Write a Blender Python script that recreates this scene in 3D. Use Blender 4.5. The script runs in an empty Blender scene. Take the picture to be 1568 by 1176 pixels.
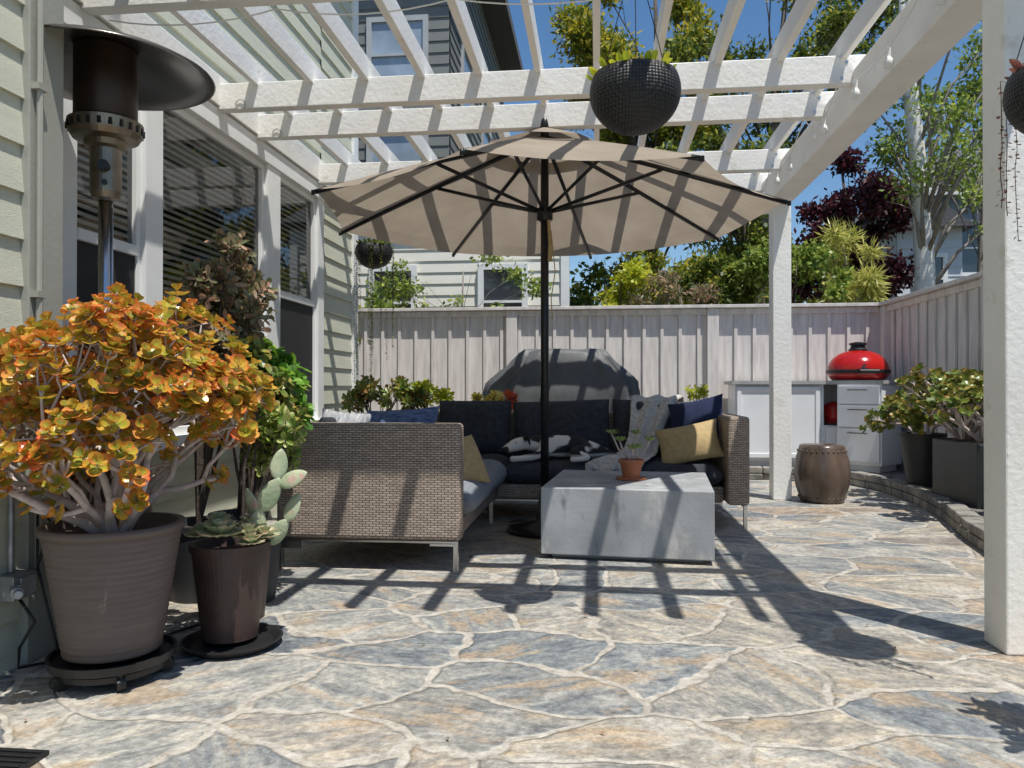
import bpy, math, random
import numpy as np
from mathutils import Vector, Matrix
R = random.Random(7)
scene = bpy.context.scene
COL = scene.collection

# ------------------------------------------------------------------ mesh builder
class MB:
    def __init__(s): s.v=[]; s.f=[]; s.m=[]; s.t=[]
    def add(s, vs, fs, m=0, t=None):
        o=len(s.v); s.v += [tuple(p) for p in vs]
        s.t += (list(t) if t is not None else [0.0]*len(vs))
        for f in fs: s.f.append(tuple(o+i for i in f)); s.m.append(m)
    def box(s, x0,x1,y0,y1,z0,z1, m=0, rot=None, c=None):
        vs=[(x,y,z) for z in (z0,z1) for y in (y0,y1) for x in (x0,x1)]
        if rot is not None:
            if c is None: c=((x0+x1)/2,(y0+y1)/2,(z0+z1)/2)
            c=Vector(c); vs=[rot@(Vector(p)-c)+c for p in vs]
        s.add(vs,[(0,2,3,1),(4,5,7,6),(0,1,5,4),(2,6,7,3),(0,4,6,2),(1,3,7,5)],m)
    def tube(s, pts, rad, n=8, m=0, cap=True, t=None):
        pts=[Vector(p) for p in pts]
        if not hasattr(rad,'__len__'): rad=[rad]*len(pts)
        o=len(s.v); prev=None; k=len(pts)
        for i,p in enumerate(pts):
            d=(pts[min(i+1,k-1)]-pts[max(i-1,0)])
            if d.length<1e-9: d=Vector((0,0,1))
            d.normalize()
            if prev is None:
                a=d.orthogonal().normalized()
            else:
                a=(prev-d*prev.dot(d))
                a = a.normalized() if a.length>1e-6 else d.orthogonal().normalized()
            prev=a; b=d.cross(a)
            for j in range(n):
                q=2*math.pi*j/n
                s.v.append(tuple(p+(a*math.cos(q)+b*math.sin(q))*rad[i])); s.t.append(0.0 if t is None else t)
        for i in range(k-1):
            for j in range(n):
                s.f.append((o+i*n+j,o+i*n+(j+1)%n,o+(i+1)*n+(j+1)%n,o+(i+1)*n+j)); s.m.append(m)
        if cap:
            s.f.append(tuple(o+j for j in range(n))[::-1]); s.m.append(m)
            s.f.append(tuple(o+(k-1)*n+j for j in range(n))); s.m.append(m)
    def lathe(s, prof, c, n=32, m=0, cap=False):
        o=len(s.v)
        for r,z in prof:
            for j in range(n):
                q=2*math.pi*j/n
                s.v.append((c[0]+r*math.cos(q),c[1]+r*math.sin(q),c[2]+z)); s.t.append(0)
        for i in range(len(prof)-1):
            for j in range(n):
                s.f.append((o+i*n+j,o+i*n+(j+1)%n,o+(i+1)*n+(j+1)%n,o+(i+1)*n+j)); s.m.append(m)
    def leaf(s, p, d, up, L, W, m=0, cup=0.15, bulge=0.5):
        p=Vector(p); d=Vector(d).normalized(); up=Vector(up)
        sd=d.cross(up)
        sd = sd.normalized() if sd.length>1e-5 else d.orthogonal().normalized()
        n=sd.cross(d)
        out=[(0,.06),(.35,bulge*.8),(.72,bulge),(.93,bulge*.6),(1,0),(.93,-bulge*.6),(.72,-bulge),(.35,-bulge*.8),(0,-.06)]
        vs=[p+d*(a*L)+sd*(b*W)+n*(cup*L*(abs(b)*1.2+a*a*.5)) for a,b in out]
        vs.append(p+d*(.55*L)-n*(cup*L*.3))
        s.add(vs,[(i,i+1,9) for i in range(8)],m,[.0,.55,.9,1,1,1,.9,.55,.0,.15])

def build(mb,name,mats,parent=None,smooth=False,bevel=0,origin=None,solid=0,subsurf=0):
    if not mb.v: return None
    a=np.array(mb.v)
    if origin is None: origin=((a[:,0].min()+a[:,0].max())/2,(a[:,1].min()+a[:,1].max())/2,a[:,2].min())
    a=a-np.array(origin)
    me=bpy.data.meshes.new(name); me.from_pydata(a.tolist(),[],mb.f)
    for q in (mats if isinstance(mats,(list,tuple)) else [mats]): me.materials.append(q)
    me.polygons.foreach_set('material_index',mb.m)
    if smooth: me.polygons.foreach_set('use_smooth',[True]*len(mb.f))
    at=me.attributes.new('tip','FLOAT','POINT'); at.data.foreach_set('value',[float(x) for x in mb.t])
    me.validate(); me.update()
    ob=bpy.data.objects.new(name,me); COL.objects.link(ob)
    if parent:
        ob.parent=parent; ob.location=Vector(origin)-parent.location
    else: ob.location=origin
    if solid:
        md=ob.modifiers.new('s','SOLIDIFY'); md.thickness=solid
    if bevel:
        md=ob.modifiers.new('b','BEVEL'); md.width=bevel; md.segments=2; md.limit_method='ANGLE'
    if subsurf:
        md=ob.modifiers.new('ss','SUBSURF'); md.levels=subsurf; md.render_levels=subsurf
    return ob
def empty(name,loc):
    e=bpy.data.objects.new(name,None); COL.objects.link(e); e.location=loc; e.empty_display_size=.2; return e

# ------------------------------------------------------------------ materials
def nt(name):
    m=bpy.data.materials.new(name); m.use_nodes=True; t=m.node_tree
    return m,t,t.nodes,t.links,t.nodes['Principled BSDF']
def ramp(n,l,src,stops,interp='LINEAR'):
    r=n.new('ShaderNodeValToRGB'); r.color_ramp.interpolation=interp
    e=r.color_ramp.elements
    while len(e)<len(stops): e.new(.5)
    for i,(p,c) in enumerate(stops):
        e[i].position=p; e[i].color=(*c,1) if len(c)==3 else c
    l.new(src,r.inputs[0]); return r
def noise(n,l,vec,scale,detail=3,rough=.55,dist=0,two=False):
    k=n.new('ShaderNodeTexNoise'); k.inputs['Scale'].default_value=scale; k.inputs['Detail'].default_value=detail
    if two: k.noise_dimensions='2D'
    k.inputs['Roughness'].default_value=rough; k.inputs['Distortion'].default_value=dist
    if vec is not None: l.new(vec,k.inputs['Vector'])
    return k
def mixc(n,l,fac,a,b2,blend='MIX'):
    mx=n.new('ShaderNodeMix'); mx.data_type='RGBA'; mx.blend_type=blend
    for s,i in ((fac,0),(a,6),(b2,7)):
        if isinstance(s,(int,float)): mx.inputs[i].default_value=s
        elif isinstance(s,tuple): mx.inputs[i].default_value=(*s,1)
        else: l.new(s,mx.inputs[i])
    return mx.outputs[2]
def M(name,col,rough=.6,var=.15,scale=6,bump=0,bscale=60,metal=0,col2=None,stretch=None,spec=.5,pos=False,dirt=None,dirt2=None):
    m,t,n,l,b=nt(name)
    if pos:
        g=n.new('ShaderNodeNewGeometry'); v=g.outputs['Position']
    else:
        g=n.new('ShaderNodeTexCoord'); v=g.outputs['Object']
    if stretch:
        mp=n.new('ShaderNodeMapping'); mp.inputs['Scale'].default_value=stretch; l.new(v,mp.inputs['Vector']); v=mp.outputs[0]
    c2=col2 or tuple(min(1,c*(1+var)) for c in col); c1=tuple(c*(1-var) for c in col)
    k=noise(n,l,v,scale,2)
    out=ramp(n,l,k.outputs['Fac'],[(.3,c1),(.7,c2)]).outputs[0]
    for dd in (dirt,dirt2):
        if dd:
            vv=v
            if len(dd)>3:
                mp=n.new('ShaderNodeMapping'); mp.inputs['Scale'].default_value=dd[3]; l.new(v,mp.inputs['Vector']); vv=mp.outputs[0]
            k3=noise(n,l,vv,dd[1],4,.7); r3=ramp(n,l,k3.outputs['Fac'],[(dd[2],(0,0,0)),(dd[2]+.14,(1,1,1))])
            out=mixc(n,l,r3.outputs[0],out,dd[0])
    l.new(out,b.inputs['Base Color'])
    b.inputs['Roughness'].default_value=rough; b.inputs['Metallic'].default_value=metal
    b.inputs['Specular IOR Level'].default_value=spec
    if bump:
        k2=noise(n,l,v,bscale,2); bp=n.new('ShaderNodeBump'); bp.inputs['Strength'].default_value=bump; bp.inputs['Distance'].default_value=.01
        l.new(k2.outputs['Fac'],bp.inputs['Height']); l.new(bp.outputs[0],b.inputs['Normal'])
    return m
def LEAF(name,stops,trans=.35,edge=None,rough=.45,pw=1.8,lo=.25):
    m,t,n,l,b=nt(name)
    g=n.new('ShaderNodeNewGeometry')
    r=ramp(n,l,g.outputs['Random Per Island'],stops); out=r.outputs[0]
    if edge:
        a=n.new('ShaderNodeAttribute'); a.attribute_name='tip'
        k=noise(n,l,g.outputs['Position'],6,1)
        rr=ramp(n,l,k.outputs['Fac'],[(.40,(lo,lo,lo)),(.60,(1,1,1))])
        p=n.new('ShaderNodeMath'); p.operation='POWER'; l.new(a.outputs['Fac'],p.inputs[0]); p.inputs[1].default_value=pw
        ad=n.new('ShaderNodeMath'); ad.operation='MULTIPLY'; l.new(p.outputs[0],ad.inputs[0]); l.new(rr.outputs[0],ad.inputs[1])
        r2=ramp(n,l,g.outputs['Random Per Island'],edge)
        out=mixc(n,l,ad.outputs[0],out,r2.outputs[0])
    l.new(out,b.inputs['Base Color']); b.inputs['Roughness'].default_value=rough
    tr=n.new('ShaderNodeBsdfTranslucent'); l.new(out,tr.inputs[0])
    ms=n.new('ShaderNodeMixShader'); ms.inputs[0].default_value=trans
    l.new(b.outputs[0],ms.inputs[1]); l.new(tr.outputs[0],ms.inputs[2]); l.new(ms.outputs[0],n['Material Output'].inputs[0])
    return m

white=M('white_paint',(.86,.84,.79),.5,.05,3,.3,35,dirt=((.70,.66,.58),7,.60))
trimw=M('white_trim',(.84,.84,.82),.45,.04,4)
cornerm=M('corner_board_paint',(.34,.34,.29),.55,.06,3,.1,40)
siding=M('sage_siding',(.58,.58,.46),.6,.06,2,.3,40,stretch=(8,1.2,14))
fencem=M('fence_paint',(.70,.64,.60),.7,.12,3,.25,40,stretch=(6,6,.8),col2=(.80,.75,.70),dirt=((.54,.48,.44),1.6,.60))
darksid=M('gray_siding',(.17,.175,.165),.7,.08,2)
beigesid=M('beige_siding',(.78,.75,.66),.7,.05,2)
bluesid=M('blue_siding',(.20,.26,.35),.7,.08,2)
roofm=M('shingles',(.10,.10,.105),.9,.3,20,.5,30)
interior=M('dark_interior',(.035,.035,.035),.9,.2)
blindm=M('blinds',(.88,.88,.85),.5,.03)
black=M('black_plastic',(.015,.015,.016),.45,.2)
blackm=M('black_metal',(.02,.02,.022),.35,.1,metal=.3)
steel=M('steel',(.55,.54,.52),.25,.08,5,metal=1)
galv=M('galvanised',(.30,.31,.32),.4,.3,12,.1,60,metal=.5)
chrome=M('brushed_metal',(.60,.58,.55),.3,.08,5,metal=1)
bronze=M('heater_bronze',(.05,.035,.028),.4,.25,8,metal=.6)
concrete=M('concrete',(.35,.36,.37),.6,.22,3,.12,45,dirt=((.55,.54,.51),3.2,.57,(1.5,1.5,.6)),dirt2=((.17,.18,.19),4,.56,(2,2,.6)))
charcoal=M('charcoal_fabric',(.040,.044,.053),.95,.3,25,.5,400)
seatfab=M('seat_fabric',(.22,.235,.265),.95,.15,40,.4,500)
navy=M('navy_fabric',(.012,.02,.065),.9,.15,30,.3,400)
denim=M('denim_stripe',(.05,.10,.24),.9,.4,14,.3,300,stretch=(1,6,6),col2=(.16,.22,.36))
greyfab=M('grey_fabric',(.24,.26,.30),.9,.4,10,.3,300,stretch=(8,1,1),col2=(.52,.52,.52))
mustard=M('mustard_fabric',(.46,.34,.17),.9,.12,30,.4,300)
creamknit=M('cream_knit',(.52,.49,.44),.95,.25,40,.6,120)
cover=M('grill_cover',(.10,.102,.105),.55,.2,4,.5,9)
taupe=M('taupe_pot',(.130,.100,.088),.5,.12,5,.2,60,stretch=(1,1,10))
brownpot=M('brown_pot',(.060,.036,.030),.5,.2,5,.15,60)
darkpot=M('dark_pot',(.03,.032,.036),.5,.2,5)
terra=M('terracotta',(.42,.15,.07),.8,.15,10,.2,80)
soil=M('soil',(.06,.045,.035),.95,.4,30,.8,60,pos=True)
gravel=M('gravel_bed',(.16,.15,.14),.95,.5,40,1,60,pos=True)
rockm=M('curb_stone',(.20,.20,.19),.85,.4,6,.5,40,col2=(.36,.33,.28))
bark_j=M('jade_bark',(.50,.42,.39),.8,.3,16,.4,80)
bark_d=M('dark_bark',(.09,.07,.055),.9,.3,10,.5,40)
bark_g=M('grey_bark',(.25,.22,.19),.9,.3,10,.5,40)
birchbark=M('birch_bark',(.74,.71,.66),.7,.1,4,.2,30,dirt=((.07,.06,.055),5,.58),stretch=(1,1,1.6))
earth=M('earth',(.13,.12,.08),.95,.3,.5,pos=True)
redgl=M('red_glaze',(.42,.012,.010),.16,.1,4)
cab=M('white_cabinet',(.82,.83,.84),.35,.04,3)
ctop=M('countertop',(.40,.40,.39),.4,.12,20)
glaze=M('brown_glaze',(.075,.05,.035),.22,.5,5,.05,10,stretch=(1,1,.35),col2=(.18,.13,.10))
hoodm=M('hood_metal',(.22,.20,.185),.25,.3,3,metal=.9)

# flagstone
m,t,n,l,b=nt('flagstone'); flag=m
g=n.new('ShaderNodeNewGeometry'); POS=g.outputs['Position']
mp=n.new('ShaderNodeMapping'); mp.inputs['Rotation'].default_value=(0,0,.30); mp.inputs['Scale'].default_value=(.80,1.12,0); mp.inputs['Location'].default_value=(3.3,1.7,0); l.new(POS,mp.inputs[0])
def warp(vec,src,scale,amt,det=2):
    k=noise(n,l,src,scale,det,.6,two=True)
    s=n.new('ShaderNodeVectorMath'); s.operation='SUBTRACT'; l.new(k.outputs['Color'],s.inputs[0]); s.inputs[1].default_value=(.5,.5,.5)
    c=n.new('ShaderNodeVectorMath'); c.operation='SCALE'; l.new(s.outputs[0],c.inputs[0]); c.inputs['Scale'].default_value=amt
    a=n.new('ShaderNodeVectorMath'); l.new(vec,a.inputs[0]); l.new(c.outputs[0],a.inputs[1]); return a.outputs[0]
v1=warp(mp.outputs[0],mp.outputs[0],1.1,.6,1); v2=warp(v1,POS,5,.09,2)
def vor(feat):
    v=n.new('ShaderNodeTexVoronoi'); v.voronoi_dimensions='2D'; v.feature=feat; v.inputs['Scale'].default_value=2.45; v.inputs['Randomness'].default_value=1
    l.new(v2,v.inputs['Vector']); return v
ve=vor('DISTANCE_TO_EDGE'); vc=vor('F1')
sepc=n.new('ShaderNodeSeparateColor'); l.new(vc.outputs['Color'],sepc.inputs[0])
base=ramp(n,l,sepc.outputs[0],[(0,(.15,.165,.18)),(.18,(.23,.245,.25)),(.32,(.35,.34,.31)),(.46,(.18,.195,.205)),(.60,(.37,.33,.27)),(.72,(.26,.265,.26)),(.84,(.38,.36,.32)),(.93,(.32,.25,.19)),(1,(.17,.18,.19))])
vr=n.new('ShaderNodeVectorRotate'); vr.rotation_type='Z_AXIS'; l.new(POS,vr.inputs[0])
an=n.new('ShaderNodeMath'); an.operation='MULTIPLY_ADD'; l.new(sepc.outputs[1],an.inputs[0]); an.inputs[1].default_value=2.0; an.inputs[2].default_value=-.8; l.new(an.outputs[0],vr.inputs['Angle'])
mp2=n.new('ShaderNodeMapping'); mp2.inputs['Scale'].default_value=(1.0,3.0,1); l.new(vr.outputs[0],mp2.inputs[0])
ks=noise(n,l,mp2.outputs[0],4.5,6,.74,.25,two=True)
rs=ramp(n,l,ks.outputs['Fac'],[(.30,(.45,.47,.51)),(.43,(.80,.82,.85)),(.50,(1.0,1.0,1.0)),(.58,(1.28,1.24,1.16)),(.70,(1.8,1.7,1.5))])
c_=mixc(n,l,.9,base.outputs[0],rs.outputs[0],'MULTIPLY')
ko=noise(n,l,mp2.outputs[0],1.7,5,.72,two=True)
ro=ramp(n,l,ko.outputs['Fac'],[(.54,(0,0,0)),(.64,(.65,.65,.65))]); c_=mixc(n,l,ro.outputs[0],c_,(.44,.32,.20))
kq=noise(n,l,POS,2.4,5,.72,two=True); rq=ramp(n,l,kq.outputs['Fac'],[(.54,(0,0,0)),(.68,(.55,.55,.55))]); c_=mixc(n,l,rq.outputs[0],c_,(.56,.53,.47))
kn_=noise(n,l,POS,34,2,.7,two=True); rn_=ramp(n,l,kn_.outputs['Fac'],[(.35,(.80,.80,.80)),(.65,(1.16,1.16,1.16))]); c_=mixc(n,l,1.0,c_,rn_.outputs[0],'MULTIPLY')
kw=noise(n,l,POS,4.5,3,.7,two=True)
ew=n.new('ShaderNodeMath'); ew.operation='MULTIPLY_ADD'; l.new(kw.outputs['Fac'],ew.inputs[0]); ew.inputs[1].default_value=-.050; l.new(ve.outputs['Distance'],ew.inputs[2])
em=ramp(n,l,ew.outputs[0],[(.005,(1,1,1)),(.018,(0,0,0))])
km=noise(n,l,POS,14,4,.75,two=True)
rm=ramp(n,l,km.outputs['Fac'],[(.3,(.30,.265,.215)),(.5,(.47,.43,.37)),(.7,(.60,.56,.48))])
c_=mixc(n,l,em.outputs[0],c_,rm.outputs[0])
l.new(c_,b.inputs['Base Color']); b.inputs['Roughness'].default_value=.55
rh=ramp(n,l,ew.outputs[0],[(.0,(0,0,0)),(.035,(1,1,1))])
ma=n.new('ShaderNodeMath'); ma.operation='MULTIPLY_ADD'; l.new(km.outputs['Fac'],ma.inputs[0]); ma.inputs[1].default_value=1.2; l.new(rh.outputs[0],ma.inputs[2])
bp=n.new('ShaderNodeBump'); bp.inputs['Strength'].default_value=.75; bp.inputs['Distance'].default_value=.012; l.new(ma.outputs[0],bp.inputs['Height']); l.new(bp.outputs[0],b.inputs['Normal'])

# wicker
m,t,n,l,b=nt('wicker'); wicker=m
g=n.new('ShaderNodeNewGeometry'); sp=n.new('ShaderNodeSeparateXYZ'); l.new(g.outputs['Position'],sp.inputs[0])
sn=n.new('ShaderNodeSeparateXYZ'); l.new(g.outputs['Normal'],sn.inputs[0])
a1=n.new('ShaderNodeMath'); l.new(sp.outputs[0],a1.inputs[0]); l.new(sp.outputs[1],a1.inputs[1])
c1=n.new('ShaderNodeCombineXYZ'); l.new(a1.outputs[0],c1.inputs[0]); l.new(sp.outputs[2],c1.inputs[1])
ab=n.new('ShaderNodeMath'); ab.operation='ABSOLUTE'; l.new(sn.outputs[2],ab.inputs[0])
gt=n.new('ShaderNodeMath'); gt.operation='GREATER_THAN'; gt.inputs[1].default_value=.7; l.new(ab.outputs[0],gt.inputs[0])
mv=n.new('ShaderNodeMix'); mv.data_type='VECTOR'; l.new(gt.outputs[0],mv.inputs[0]); l.new(c1.outputs[0],mv.inputs[4]); l.new(g.outputs['Position'],mv.inputs[5])
br=n.new('ShaderNodeTexBrick'); l.new(mv.outputs[1],br.inputs['Vector']); br.inputs['Scale'].default_value=1
br.inputs['Brick Width'].default_value=.040; br.inputs['Row Height'].default_value=.0135; br.inputs['Mortar Size'].default_value=.0028; br.inputs['Mortar Smooth'].default_value=1
br.inputs['Color1'].default_value=(.52,.41,.32,1); br.inputs['Color2'].default_value=(.36,.28,.22,1); br.inputs['Mortar'].default_value=(.085,.06,.045,1)
l.new(br.outputs['Color'],b.inputs['Base Color']); b.inputs['Roughness'].default_value=.5
bp=n.new('ShaderNodeBump'); bp.inputs['Strength'].default_value=1; bp.inputs['Distance'].default_value=.005; bp.invert=True; l.new(br.outputs['Fac'],bp.inputs['Height']); l.new(bp.outputs[0],b.inputs['Normal'])

m,t,n,l,b=nt('black_woven'); woven=m
tc=n.new('ShaderNodeTexCoord'); k=n.new('ShaderNodeTexVoronoi'); k.inputs['Scale'].default_value=75; k.inputs['Randomness'].default_value=.1; l.new(tc.outputs['Object'],k.inputs['Vector'])
r=ramp(n,l,k.outputs['Distance'],[(.2,(.030,.030,.033)),(.55,(.003,.003,.003))]); l.new(r.outputs[0],b.inputs['Base Color']); b.inputs['Roughness'].default_value=.5
bp=n.new('ShaderNodeBump'); bp.inputs['Strength'].default_value=.8; bp.inputs['Distance'].default_value=.008; bp.invert=True; l.new(k.outputs['Distance'],bp.inputs['Height']); l.new(bp.outputs[0],b.inputs['Normal'])

m,t,n,l,b=nt('canopy_fabric'); canopy=m
tc=n.new('ShaderNodeTexCoord'); k=noise(n,l,tc.outputs['Object'],3,3); r=ramp(n,l,k.outputs['Fac'],[(.3,(.37,.305,.24)),(.7,(.46,.39,.31))])
l.new(r.outputs[0],b.inputs['Base Color']); b.inputs['Roughness'].default_value=.9
tr=n.new('ShaderNodeBsdfTranslucent'); l.new(r.outputs[0],tr.inputs[0])
ms=n.new('ShaderNodeMixShader'); ms.inputs[0].default_value=.38; l.new(b.outputs[0],ms.inputs[1]); l.new(tr.outputs[0],ms.inputs[2]); l.new(ms.outputs[0],n['Material Output'].inputs[0])

m,t,n,l,b=nt('window_glass'); glass=m
tp=n.new('ShaderNodeBsdfTransparent'); tp.inputs[0].default_value=(.92,.94,.93,1); gl=n.new('ShaderNodeBsdfGlossy'); gl.inputs['Roughness'].default_value=.01
fr=n.new('ShaderNodeFresnel'); fr.inputs[0].default_value=1.9; ms=n.new('ShaderNodeMixShader'); l.new(fr.outputs[0],ms.inputs[0]); l.new(tp.outputs[0],ms.inputs[1]); l.new(gl.outputs[0],ms.inputs[2]); l.new(ms.outputs[0],n['Material Output'].inputs[0])
darkglass=M('dark_glass',(.03,.04,.05),.05,.3,1,spec=1)
screenm=M('insect_screen',(.02,.02,.022),.7,.2)

jade=LEAF('jade_leaf',[(0,(.22,.30,.04)),(.3,(.40,.43,.05)),(.6,(.64,.50,.07)),(.85,(.76,.42,.08)),(1,(.78,.32,.10))],.3,edge=[(0,(.78,.16,.03)),(.5,(.82,.22,.04)),(1,(.74,.05,.04))],rough=.3,pw=2.0,lo=.30)
jadegreen=LEAF('jade_green',[(0,(.07,.15,.03)),(.6,(.20,.28,.05)),(1,(.36,.34,.08))],.25,edge=[(0,(.18,.22,.04)),(1,(.50,.16,.05))],rough=.35)
bronzeleaf=LEAF('bronze_leaf',[(0,(.14,.16,.07)),(.45,(.26,.23,.12)),(.8,(.44,.29,.18)),(1,(.54,.30,.19))],.3)
greenleaf=LEAF('green_leaf',[(0,(.06,.18,.02)),(.6,(.20,.40,.05)),(1,(.45,.62,.09))],.4)
limeleaf=LEAF('lime_leaf',[(0,(.34,.42,.03)),(.6,(.58,.60,.05)),(1,(.74,.68,.07))],.45)
treeleaf=LEAF('tree_leaf',[(0,(.04,.08,.015)),(.5,(.14,.19,.03)),(.85,(.32,.35,.05)),(1,(.52,.48,.08))],.45)
pineleaf=LEAF('pine_leaf',[(0,(.06,.10,.012)),(.4,(.22,.26,.03)),(.75,(.50,.46,.04)),(1,(.66,.50,.06))],.45)
plumleaf=LEAF('plum_leaf',[(0,(.03,.010,.014)),(.7,(.11,.026,.04)),(1,(.24,.06,.08))],.3)
birchleaf=LEAF('birch_leaf',[(0,(.10,.17,.03)),(.6,(.27,.36,.06)),(1,(.50,.54,.12))],.45)
bambooleaf=LEAF('bamboo_leaf',[(0,(.28,.32,.05)),(.6,(.58,.56,.14)),(1,(.78,.70,.25))],.35)
paleleaf=LEAF('pale_succulent',[(0,(.30,.40,.22)),(.6,(.48,.54,.30)),(1,(.66,.66,.42))],.2,edge=[(0,(.5,.52,.3)),(1,(.65,.38,.32))])
yellowgreen=LEAF('yellow_green_leaf',[(0,(.14,.26,.04)),(.5,(.38,.48,.10)),(.8,(.62,.62,.20)),(1,(.80,.74,.40))],.35)
redbead=LEAF('red_string_leaf',[(0,(.22,.07,.06)),(1,(.42,.18,.12))],.3)
flowery=LEAF('yellow_flower',[(0,(.75,.60,.08)),(1,(.85,.75,.25))],.3)
flowerr=LEAF('red_flower',[(0,(.6,.05,.03)),(1,(.75,.2,.05))],.3)
paddlem=M('cactus_paddle',(.28,.40,.22),.55,.25,7,.3,60,col2=(.54,.56,.38),dirt=((.66,.28,.28),9,.57))

# ------------------------------------------------------------------ ground
mb=MB(); mb.add([(-300,-300,-.004),(300,-300,-.004),(300,300,-.004),(-300,300,-.004)],[(0,1,2,3)]); build(mb,'ground',earth,origin=(0,0,0))
mb=MB(); mb.add([(-2.9,-4,0),(3.5,-4,0),(3.5,9.86,0),(-2.9,9.86,0)],[(0,1,2,3)]); build(mb,'flagstone_patio',flag,origin=(0,0,0))

bed=[(.9,9.22),(1.9,9.14),(2.45,9.06),(2.8,8.75),(2.95,8.2),(2.95,7.4),(2.82,6.5),(2.6,5.6),(2.42,4.6),(2.35,3.0)]
E=empty('raised_planter_bed',(2.9,7,0))
mb=MB(); ps=bed+[(3.48,3.0),(3.48,9.84),(.9,9.84)]
mb.add([(x,y,.125) for x,y in ps],[tuple(range(len(ps)))[::-1]]); o=build(mb,'gravel_surface',gravel,E)
mb=MB()
def resample(P,step):
    out=[]
    for i in range(len(P)-1):
        a=Vector(P[i]);b2=Vector(P[i+1]); k=max(1,int((b2-a).length/step))
        for j in range(k): out.append(a+(b2-a)*j/k)
    out.append(Vector(P[-1])); return out
Q=resample(bed,.22)
for i in range(len(Q)-1):
    a,b2=Q[i],Q[i+1]; d=(b2-a); L=d.length; ang=math.atan2(d.y,d.x); c=(a+b2)/2
    for zz in (0,.075):
        h=.07 if zz==0 else .065+R.uniform(-.01,.01)
        j=R.uniform(-.012,.012)
        mb.box(c.x-L*.48,c.x+L*.48,c.y-.07+j,c.y+.07+j,zz,zz+h,rot=Matrix.Rotation(ang+R.uniform(-.03,.03),3,'Z'))
build(mb,'stone_curb',rockm,E,bevel=.012)

# ------------------------------------------------------------------ siding helper
def lapx(mb,X,y0,y1,z0,z1,e=.18,sgn=1,m=0):
    z=z0
    while z<z1-1e-4:
        zt=min(z+e,z1)
        mb.add([(X+sgn*.024,y0,z),(X+sgn*.024,y1,z),(X+sgn*.006,y1,zt),(X+sgn*.006,y0,zt),(X,y0,z),(X,y1,z)],[(0,1,2,3),(4,5,1,0)],m); z=zt
def lapy(mb,Y,x0,x1,z0,z1,e=.18,m=0):
    z=z0
    while z<z1-1e-4:
        zt=min(z+e,z1)
        mb.add([(x0,Y-.024,z),(x1,Y-.024,z),(x1,Y-.006,zt),(x0,Y-.006,zt),(x0,Y,z),(x1,Y,z)],[(0,1,2,3),(4,5,1,0)],m); z=zt

# ------------------------------------------------------------------ own house
H=empty('sage_house',(-4,3,0))
WX=-2.65
mb=MB()
lapx(mb,-2.2,-4,2.72,0,6.3)
lapx(mb,WX,7.12,8.14,0,6.3); lapx(mb,WX,2.86,3.48,0,6.3)
lapx(mb,WX,3.48,7.12,0,.72); lapx(mb,WX,3.48,7.12,2.95,6.3)
build(mb,'siding',siding,H,origin=(-2.6,3,0))
mb=MB()
mb.box(-8,-2.2,-4.1,-4,0,6.3); mb.box(-8,WX,8.14,8.22,0,6.3); mb.box(-8.1,-8,-4,8.2,0,6.3); mb.box(-8,-2.22,2.80,2.85,0,6.3)
build(mb,'end_walls',beigesid,H)
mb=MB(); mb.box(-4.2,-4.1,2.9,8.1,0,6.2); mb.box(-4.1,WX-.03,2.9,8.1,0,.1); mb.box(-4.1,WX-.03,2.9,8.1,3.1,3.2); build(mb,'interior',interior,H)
mb=MB(); mb.box(-8.3,-1.75,-4.3,2.95,6.3,6.5); mb.box(-8.3,-2.2,2.95,8.6,6.3,6.49); build(mb,'roof',roofm,H)
mb=MB(); mb.box(-2.26,-2.155,2.71,2.90,0,6.3); build(mb,'corner_board',cornerm,H,bevel=.004)
mb=MB()
mb.box(WX-.02,WX+.045,8.05,8.2,0,6.3)
yy=[(3.48,3.60),(4.19,4.37),(5.85,6.10),(6.97,7.12)]
for a,c in yy: mb.box(WX-.05,WX+.05,a,c,.72,2.86)
mb.box(WX-.05,WX+.062,3.44,7.16,2.84,2.98); mb.box(WX-.05,WX+.09,3.42,7.18,.68,.76)
for a,c,dh in ((3.60,4.19,1),(4.37,5.85,0),(6.10,6.97,1)):
    for q in (a,c-.04): mb.box(WX-.04,WX+.02,q,q+.04,.76,2.84)
    mb.box(WX-.04,WX+.018,a+.04,c-.04,2.79,2.84); mb.box(WX-.04,WX+.018,a+.04,c-.04,.76,.81)
    if dh: mb.box(WX-.04,WX+.03,a+.04,c-.04,1.81,1.87)
build(mb,'window_trim',trimw,H,bevel=.004)
mb=MB()
for a,c in ((3.64,4.15),(4.41,5.81),(6.14,6.93)):
    mb.add([(WX-.01,a,.8),(WX-.01,c,.8),(WX-.01,c,2.8),(WX-.01,a,2.8)],[(0,1,2,3)])
build(mb,'window_glass',glass,H)
mb=MB()
for a,c in ((3.64,4.15),(6.14,6.93)):
    mb.add([(WX+.008,a,.81),(WX+.008,c,.81),(WX+.008,c,1.81),(WX+.008,a,1.81)],[(0,1,2,3)])
build(mb,'insect_screens',screenm,H)
mb=MB()
for a,c,zb in ((3.63,4.16,1.3),(4.40,5.82,.90),(6.13,6.94,1.9)):
    z=2.78
    while z>zb:
        mb.add([(WX-.028,a,z-.026),(WX-.028,c,z-.026),(WX-.045,c,z),(WX-.045,a,z)],[(0,1,2,3)]); z-=.042
    mb.box(WX-.07,WX-.03,a,c,zb-.02,zb)
build(mb,'window_blinds',blindm,H,solid=.002)
mb=MB(); mb.tube([(-2.135,2.74,0.3),(-2.135,2.74,6.2)],.012,8)
for z in (.6,1.4,2.2,3.1,4): mb.box(-2.16,-2.12,2.715,2.765,z,z+.025)
build(mb,'conduit',cornerm,H,smooth=False)

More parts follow.
